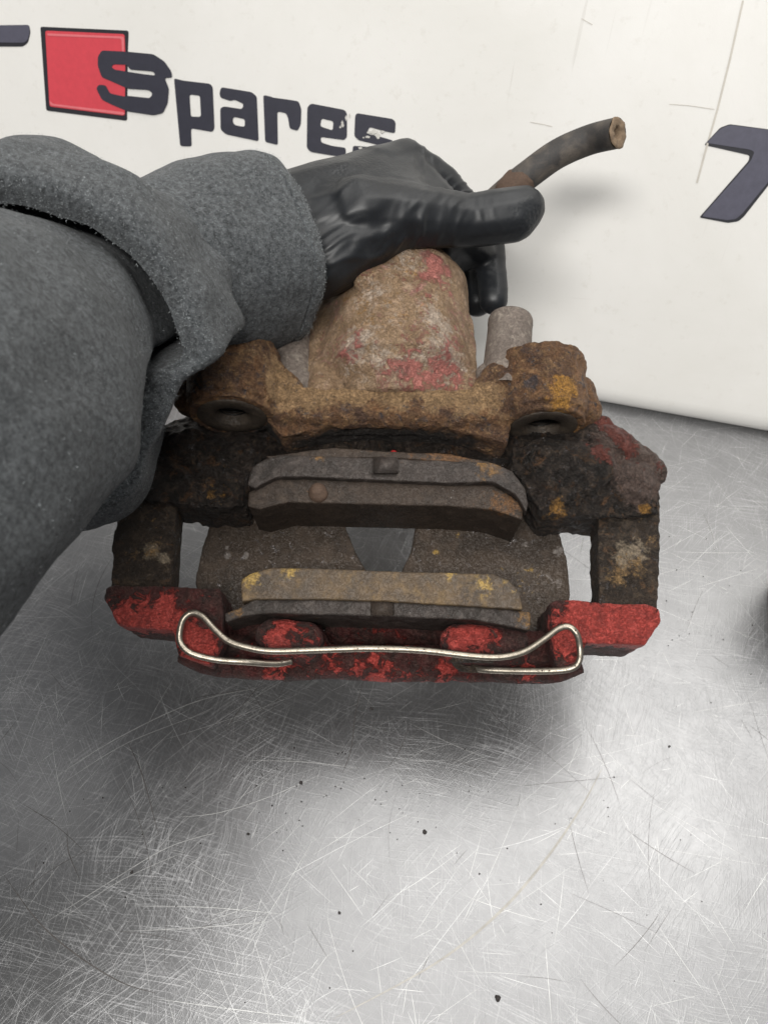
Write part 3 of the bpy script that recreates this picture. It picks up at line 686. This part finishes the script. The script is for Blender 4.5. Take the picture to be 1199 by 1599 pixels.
paint(ho, 'paint', [(onh(690, 420), .010, 0.504), (onh(672, 410), .007, 0.504), (onh(695, 450), .008, 0.392), (onh(560, 553), .008, 0.392), (onh(530, 560), .006, 0.392), (onh(690, 575), .018, 0.476), (onh(650, 590), .01, 0.392), (onh(600, 560), .007, 0.28)], .3)
paint(ho, 'dust', [(onh(640, 410), .012, 0.56), (onh(590, 470), .012, 0.49), (onh(670, 500), .010, 0.63), (onh(560, 545), .014, 0.56), (onh(700, 560), .018, 0.63), (onh(620, 570), .01, 0.35)], .25)
paint(ho, 'ochre', [(onh(650, 430), .008, .6), (onh(630, 520), .012, .45), (onh(560, 480), .02, .4)], .15)
# dust seal lip along the right edge of the housing
sealp = []
for k in range(22):
    a = R(-60 + 150 * k / 21)
    sealp.append((cxh + .003 + math.cos(a) * .0425, .118 - .0006 * k, hz + math.sin(a) * .0425))
# guide pin boots
def bootobj(px0, py0, px1, py1, z, r):
    a = LZ(px0, py0, z); b = LZ(px1, py1, z); bm = bmesh.new()
    prof = [(0, .0), (r * .55, .0), (r * .80, .0), (r * .82, -.0012), (r * .95, -.0012), (r, .0005), (r * 1.01, .003), (r * .99, .005), (r * 1.0, .012), (r * 1.03, .02), (r * 1.05, .028), (r * 1.12, .036), (r * 1.2, .046)]
    ln = (a - b).length; q = (a - b).normalized().to_track_quat('Z', 'Y').to_matrix(); rings = []
    for rr_, d in prof[1:]:
        rings.append([bm.verts.new(a + q @ Vector((math.cos(t) * rr_, math.sin(t) * rr_, -d))) for t in [2 * math.pi * k / 48 for k in range(48)]])
    for i in range(len(rings) - 1):
        for k in range(48): bm.faces.new((rings[i][k], rings[i][(k + 1) % 48], rings[i + 1][(k + 1) % 48], rings[i + 1][k]))
    bm.faces.new(rings[0][::-1]); bmesh.ops.recalc_face_normals(bm, faces=bm.faces)
    o = link('guide_pin_boot', tomesh(bm, 'boot'), M['boot'], cal); paint(o, 'dust', [], .45); return o
bootobj(797, 500, 790, 600, -.004, .0122)
bootobj(455, 520, 455, 600, -.012, .0110)
for hh in (hull([(LZ(765, 590, -.006), .009), (LZ(800, 590, -.008), .008), (LZ(775, 575, -.008), .007)]), hull([(LZ(452, 585, -.010), .010), (LZ(470, 600, -.008), .008)])):
    col_ = vox('boot_collar', [hh], .001, 3, SOFT, M['boot'], cal)
    paint(col_, 'dust', [], .5)

# spring wire
wz = .0035
path = [LZ(455, 1033, -.014), LZ(430, 1037, -.010), LZ(385, 1034, -.004), LZ(335, 1030, -.002), LZ(298, 1020, .0), LZ(282, 1004, .001), LZ(281, 985, .002), LZ(287, 966, wz), LZ(300, 957, wz), LZ(316, 963, wz), LZ(335, 983, wz), LZ(356, 1001, wz), LZ(385, 1011, wz), LZ(425, 1017, wz),
        LZ(500, 1015, wz), LZ(580, 1013, wz), LZ(660, 1016, wz), LZ(740, 1025, wz), LZ(785, 1026, wz), LZ(820, 1017, wz), LZ(850, 998, wz), LZ(872, 982, wz), LZ(888, 979, wz), LZ(900, 990, wz), LZ(905, 1010, .001), LZ(904, 1032, .0), LZ(892, 1044, -.001), LZ(860, 1048, -.003), LZ(800, 1048, -.008), LZ(755, 1046, -.012), LZ(738, 1042, -.016)]
link('spring_wire', tomesh(tube(path, .00155, 14, 7), 'wire'), M['wire'], cal)
for pts in ([LZ(752, 1046, -.014), LZ(722, 1044, -.014), LZ(710, 1034, -.012), LZ(716, 1030, -.006), LZ(770, 1031, -.006)],):
    link('spring_hook', tomesh(tube(pts, .0016, 12, 6), 'hook'), M['arm'], cal)

# ------------------------------------------------------------------ hose
hs = empty('brake_hose', Matrix.Translation(W(800, 300, .445)))
tag(hs, 'cut length of grey brown rubber brake hose sticking out above the gloved thumb', 'hose')
def hoseo(name, bm, mat, par=hs):
    bmesh.ops.translate(bm, vec=-hs.location, verts=bm.verts); return link(name, tomesh(bm, name), mat, par)
HD = .445
hp = [W(740, 345, .462), W(790, 300, .450), W(825, 272, HD), W(870, 240, HD - .002), W(920, 218, HD - .005), W(964, 207, HD - .018)]
hr = 22 / 1200 * HD
bm = tube(hp, hr, 28, 8, caps=False)
ho2 = hoseo('rubber_sleeve', bm, M['hose'])
d = (hp[-1] - hp[-2]).normalized()
q = d.to_track_quat('Z', 'Y').to_matrix(); bm = bmesh.new(); rings = []
for rr_, dd in [(hr, 0), (hr * .98, .0006), (hr * .8, .0008), (hr * .62, .0003), (hr * .5, .0006), (hr * .42, -.001), (hr * .36, -.008)]:
    rings.append([bm.verts.new(hp[-1] + q @ Vector((math.cos(t) * rr_ * (1 + .05 * math.sin(5 * t)), math.sin(t) * rr_ * (1 + .05 * math.cos(4 * t)), dd + .0003 * math.sin(7 * t)))) for t in [2 * math.pi * k / 40 for k in range(40)]])
for i in range(len(rings) - 1):
    for k in range(40): bm.faces.new((rings[i][k], rings[i][(k + 1) % 40], rings[i + 1][(k + 1) % 40], rings[i + 1][k]))
bm.faces.new(rings[-1]); hoseo('cut_end', bm, M['hose_end'])
o = vox('hose_ferrule', [hull([(W(792, 298, .446), .0080), (W(812, 288, .444), .0078), (W(798, 272, .445), .0030), (W(826, 284, .444), .004)])], .0008, 2, [('CLOUDS', .01, .001)], M['rivet'], None)
o.parent = hs; o.location = -hs.location

# ------------------------------------------------------------------ gloved hand + sleeve
per = empty('person', Matrix.Translation(W(470, 400, .36)))
tag(per, 'arm in a grey fleece sleeve and black nitrile glove gripping the caliper from behind', 'person')
KH = 1.12
def pw(px, py, d): return W(px, py, d * KH)
def finger(pts):  # [(point, radius)...]
    return [hull([pts[i], pts[i + 1]]) for i in range(len(pts) - 1)]
H = []
wr = (pw(400, 388, .364), .021 * KH)
H += finger([(pw(300, 420, .352), .021 * KH), wr])
# palm body
H.append(hull([wr, (pw(455, 318, .372), .016 * KH), (pw(490, 420, .366), .016 * KH), (pw(540, 300, .375), .016 * KH), (pw(610, 262, .400), .0125 * KH), (pw(560, 380, .370), .018 * KH)]))
H.append(hull([(pw(490, 322, .370), .0155 * KH), (pw(510, 405, .362), .016 * KH), (pw(600, 345, .366), .0170 * KH), (pw(640, 330, .375), .0155 * KH), (pw(590, 290, .385), .015 * KH)]))
H.append(hull([(pw(485, 430, .366), .012 * KH), (pw(480, 345, .369), .016 * KH), (pw(570, 362, .362), .015 * KH)]))
# thumb
H += finger([(pw(560, 335, .362), .0180 * KH), (pw(640, 338, .368), .0158 * KH), (pw(695, 342, .374), .0136 * KH), (pw(728, 345, .377), .0128 * KH), (pw(770, 340, .379), .0138 * KH), (pw(796, 336, .380), .0140 * KH), (pw(818, 324, .380), .0112 * KH)])
# index: knuckle, over and down behind
H += finger([(pw(590, 275, .392), .0150 * KH), (pw(632, 255, .405), .0125 * KH), (pw(690, 290, .415), .0110 * KH), (pw(735, 340, .425), .0105 * KH), (pw(764, 392, .420), .0092 * KH), (pw(768, 440, .415), .0088 * KH), (pw(770, 468, .412), .0082 * KH)])
H.append(hull([(pw(600, 300, .385), .014 * KH), (pw(680, 315, .395), .011 * KH), (pw(640, 345, .375), .012 * KH), (pw(715, 350, .40), .010 * KH), (pw(632, 262, .402), .011 * KH)]))
H.append(hull([(pw(700, 350, .385), .010 * KH), (pw(745, 385, .41), .010 * KH), (pw(720, 400, .42), .009 * KH), (pw(690, 380, .40), .009 * KH)]))
H.append(hull([(pw(470, 375, .366), .017 * KH), (pw(560, 342, .363), .0172 * KH), (pw(585, 292, .386), .0145 * KH), (pw(480, 335, .370), .0155 * KH), (pw(630, 335, .369), .0155 * KH)]))
H.append(hull([(pw(540, 300, .380), .0150 * KH), (pw(620, 318, .374), .0150 * KH), (pw(560, 345, .364), .0165 * KH), (pw(625, 262, .402), .0115 * KH)]))
# hidden fingers behind housing
H += finger([(pw(560, 300, .405), .013 * KH), (pw(600, 300, .44), .011 * KH), (pw(690, 350, .455), .010 * KH), (pw(740, 420, .45), .0095 * KH), (pw(745, 470, .44), .009 * KH)])
H += finger([(pw(540, 330, .41), .013 * KH), (pw(580, 340, .45), .011 * KH), (pw(660, 400, .47), .010 * KH), (pw(715, 460, .465), .009 * KH)])
H += finger([(pw(520, 370, .41), .012 * KH), (pw(560, 390, .45), .010 * KH), (pw(620, 440, .475), .009 * KH), (pw(680, 480, .475), .008 * KH)])
hand = vox('gloved_hand', H, .0009, 26, [], None, None)
v = verts(hand.data); nrm = np.empty(len(v) * 3); hand.data.vertices.foreach_get('normal', nrm); nrm = nrm.reshape(-1, 3)
# to camera pixel space for laying out wrinkle families (positions on the hand)
rel = v - np.array(CAM); dd = rel @ np.array(F); ppx = CX + rel @ np.array(X) / dd * FPX; ppy = CY - rel @ np.array(U) / dd * FPX
disp = np.zeros(len(v)); maskg = np.zeros(len(v))
fam = [(600, 345, 60, 55, 46, .0012), (540, 345, 70, 68, 52, .0010), (680, 330, 40, 25, 34, .0010),   # centre px, radius px, direction angle of wrinkle normal (deg), wavelength px, amp
    (700, 345, 46, 12, 30, .0008), (760, 330, 30, -20, 26, .0005), (640, 370, 45, 35, 24, .0010), (560, 375, 55, 62, 26, .0010), (655, 262, 36, 20, 26, .0010), (620, 320, 50, 70, 30, .0009),
    (520, 400, 55, 70, 30, .0008), (590, 395, 40, 25, 28, .0008), (770, 430, 32, 80, 26, .0006), (470, 300, 60, 75, 38, .0007), (720, 290, 26, 40, 18, .0010)]
for i in range(len(v)):
    x, y = ppx[i], ppy[i]
    nz = noise.noise(Vector(v[i]) * 34) * 24 + noise.noise(Vector(v[i]) * 90) * 5
    s = 0.0
    for cx_, cy_, rr_, an, wl, am in fam:
        g = ((x - cx_) ** 2 + (y - cy_) ** 2) / rr_ ** 2
        if g < 5:
            an_ = R(an); t = (x * math.cos(an_) + y * math.sin(an_) + nz) / wl * 2 * math.pi
            w_ = .5 + .5 * math.cos(t); s += am * .8 * (w_ ** 3 - .3) * math.exp(-g) * (.5 + noise.noise(Vector(v[i]) * 60 + Vector((9, an, 0))))
    s += .0005 * noise.noise(Vector(v[i]) * 45)
    disp[i] = s * 1.5
v2 = v + nrm * disp[:, None]; v2 -= np.array(per.location); setverts(hand.data, v2)
gm = np.exp(-(((ppx - 550) / 80) ** 2 + ((ppy - 262) / 28) ** 2)) + np.exp(-(((ppx - 830) / 30) ** 2 + ((ppy - 350) / 40) ** 2)); 
a = hand.data.attributes.new('grip', 'FLOAT', 'POINT'); a.data.foreach_set('value', gm.astype(np.float32))
hand.parent = per
def glove():
    n = NT('black_nitrile'); f = n.noise(300, 4, .6); g = n.voro(430); gk = n.math('MULTIPLY', n.attr('grip'), mask(n, g, .2, .6))
    c = n.mix(mask(n, n.noise(30, 4), .35, .65), (.008, .009, .011), (.013, .0145, .017))
    c = n.mix(n.math('MULTIPLY', mask(n, n.noise(60, 6, .7), .55, .75), .10), c, (.10, .10, .10))
    return n.out(c, n.ramp(n.noise(45, 4), [(.3, .38), (.7, .52)]), 0, n.bump(n.math('ADD', n.math('MULTIPLY', f, .3), n.math('MULTIPLY', gk, .6)), .7, .0004), Specular_IOR_Level=.42)
hand.data.materials.append(glove()); hand.data.shade_smooth()

def fleece():
    n = NT('heather_fleece')
    m1 = n.mapv((1, 1, 1)); f = n.noise(430, 5, .9); g = n.noise(300, 5, .75, .8); fib = n.noise(1.0, 3, .7, 1.5, n.mapv((420, 2300, 2300), (.1, .15, .35)))
    c = n.mix(mask(n, f, .40, .62), (.010, .0115, .0135), (.128, .138, .146))
    c = n.mix(n.math('MULTIPLY', mask(n, fib, .60, .72), .55), c, (.30, .33, .34))
    c = n.mix(n.math('MULTIPLY', mask(n, g, .35, .65), .45), c, (.022, .027, .031))
    return n.out(c, .95, 0, n.bump(n.math('ADD', n.math('MULTIPLY', f, .6), n.math('MULTIPLY', fib, .6)), 1.0, .0010), Sheen_Weight=.12, Sheen_Roughness=.5)
M['fleece'] = fleece()
def revolve(path, prof, name, nseg=160, wob=.0, seed=0, squash=None, closed=False, wl=24):
    """path: smooth axis points (list of Vector). prof: list of (s along path 0..1, radius)."""
    P = [Vector(p) for p in path]
    def at(s):
        if s <= 0: return P[0] + (P[0] - P[1]) * (-s) * (len(P) - 1)
        if s >= 1: return P[-1] + (P[-1] - P[-2]) * (s - 1) * (len(P) - 1)
        f = s * (len(P) - 1); i = min(int(f), len(P) - 2); t = f - i
        p0, p1, p2, p3 = P[max(i - 1, 0)], P[i], P[i + 1], P[min(i + 2, len(P) - 1)]
        return .5 * ((2 * p1) + (p2 - p0) * t + (2 * p0 - 5 * p1 + 4 * p2 - p3) * t * t + (3 * p1 - p0 - 3 * p2 + p3) * t ** 3)
    bm = bmesh.new(); rings = []
    for s, r_ in prof:
        p = at(s); t = (at(s + .02) - at(s - .02)).normalized()
        a = (U - t * U.dot(t)).normalized(); b = t.cross(a)
        ring = []
        for k in range(nseg):
            q = 2 * math.pi * k / nseg; dirv = a * math.cos(q) + b * math.sin(q)
            base = p + dirv * r_
            rr_ = r_ * (1 + (squash(q, s) if squash else 0)) + wob * noise.noise(base * wl + Vector((seed, 0, 0))) + wob * .4 * noise.noise(base * wl * 3 + Vector((seed, 5, 0)))
            ring.append(bm.verts.new(p + dirv * rr_ - per.location))
        rings.append(ring)
    m = len(rings)
    for i in range(m if closed else m - 1):
        A, B = rings[i], rings[(i + 1) % m]
        for k in range(nseg): bm.faces.new((A[k], A[(k + 1) % nseg], B[(k + 1) % nseg], B[k]))
    if not closed: pass
    bmesh.ops.recalc_face_normals(bm, faces=bm.faces)
    return link(name, tomesh(bm, name), M['fleece'], per)
def lerp_prof(pts, n):
    out = []
    for i in range(len(pts) - 1):
        for k in range(n): 
            t = k / n; out.append((pts[i][0] + (pts[i + 1][0] - pts[i][0]) * t, pts[i][1] + (pts[i + 1][1] - pts[i][1]) * t))
    out.append(pts[-1]); return out
def round_prof(pts, it=3):
    for _ in range(it):
        o = [pts[0]]
        for i in range(len(pts) - 1):
            a, b = pts[i], pts[i + 1]
            o += [(a[0] * .75 + b[0] * .25, a[1] * .75 + b[1] * .25), (a[0] * .25 + b[0] * .75, a[1] * .25 + b[1] * .75)]
        o.append(pts[-1]); pts = o
    return pts
def sst(x, a, b):
    x = min(max((x - a) / (b - a), 0), 1); return x * x * (3 - 2 * x)
def dent(q, s_):
    return dent0(q, s_) - .012 * math.exp(-((s_ - .88) / .010) ** 2)
def dent0(q, s_):
    d = math.degrees(q)
    return -.40 * sst(d, 83, 95) * (1 - sst(d, 122, 168)) * sst(s_, .1, .6)
def dense(p, it):
    return lerp_prof(round_prof(p, it), 4)
# cuff band
KC = 1.17
cp = [W(205, 432, .372), W(305, 412, .390), W(417, 394, .412)]
revolve(cp, [(a, b * KC) for a, b in dense([(-.2, .030), (.1, .0350), (.45, .0405), (.85, .0430), (.97, .0430), (1.03, .0425), (1.05, .0405), (1.02, .0385), (.9, .0375), (.4, .034)], 3)], 'cuff', wob=.004, seed=3, squash=lambda q, s_: -.014 * math.exp(-((s_ - .93) / .010) ** 2))
# folded-back roll
KR = 1.28
rp = [W(15, 590, .215 * KR), W(65, 555, .255 * KR), W(133, 508, .30 * KR)]
revolve(rp, [(a, b * KR) for a, b in dense([(.35, .048), (.30, .055), (.42, .062), (.62, .0655), (.85, .064), (.98, .061), (1.04, .058), (1.02, .054), (.9, .052), (.6, .050), (.35, .050)], 3)], 'turned_up_sleeve', squash=dent, wob=.009, seed=9, wl=18)
# forearm
fp = [W(-900, 1500, .175 * KR), W(-600, 1180, .165 * KR), W(-320, 860, .168 * KR), W(-105, 650, .193 * KR), W(10, 580, .235 * KR), W(110, 530, .285 * KR)]
revolve(fp, round_prof([(0, .048), (.3, .047), (.55, .0455), (.75, .045), (.9, .044), (1.0, .040)], 3) if False else [(a, b * KR) for a, b in lerp_prof([(0, .048), (.3, .047), (.55, .0455), (.75, .045), (.88, .0455), (.95, .049), (1.0, .053)], 10)], 'forearm_sleeve', squash=lambda q, s_: dent(q, s_) * sst(s_, .7, .95), wob=.009, seed=21, wl=14)

jb = vox('jacket', [hull([(fp[0] + Vector((-.01, -.005, 0)), .050), (fp[0] + Vector((-.18, -.02, .12)), .065)]), hull([(fp[0] + Vector((-.18, -.02, .12)), .065), (Vector((-.50, -.10, .74)), .09)]),
    hull([(Vector((-.50, -.12, .74)), .10), (Vector((-.42, -.42, .80)), .12), (Vector((-.50, -.30, .55)), .15), (Vector((-.45, -.45, .30)), .16)])], .008, 4, [('CLOUDS', .08, .02)], M['fleece'])
jb.data.transform(Matrix.Translation(-per.location)); jb.parent = per
def lint(o, count, seed, name='lint_fibre'):
    rg = random.Random(seed); me = o.data; V = []; Fc = []; fs = me.polygons; n = len(fs)
    for _ in range(count):
        f = fs[rg.randrange(n)]; c = f.center + Vector((rg.uniform(-1, 1), rg.uniform(-1, 1), rg.uniform(-1, 1))) * .0008; nn = f.normal
        t = (nn.orthogonal().normalized()); t = (Matrix.Rotation(rg.uniform(0, 6.28), 3, nn) @ t)
        L = rg.uniform(.0003, .0011); up = rg.uniform(.0, .6); w_ = nn.cross(t) * .00005; b = len(V)
        p0 = c - nn * .0001; p1 = c + t * L * .5 + nn * (up * L * .6 + .0001); p2 = c + t * L + w_ * rg.uniform(-6, 6) + nn * up * L * rg.uniform(.2, 1.2)
        V += [p0 + w_, p0 - w_, p1 + w_, p1 - w_, p2]; Fc += [(b, b + 1, b + 3, b + 2), (b + 2, b + 3, b + 4)]
    m = bpy.data.meshes.new(name); m.from_pydata([tuple(x) for x in V], [], Fc)
    q = link(name, m, M['lint'], o, smooth=False); q['kind'] = 'stuff'
M['lint'] = simple('pale_lint', (.40, .43, .44), .9)
for o in list(per.children):
    if o.name == 'cuff': lint(o, 16000, 1)
    elif o.name == 'turned_up_sleeve': lint(o, 30000, 2)
    elif o.name == 'forearm_sleeve': lint(o, 14000, 3)

# stitched seam along the rim of the turned-up sleeve
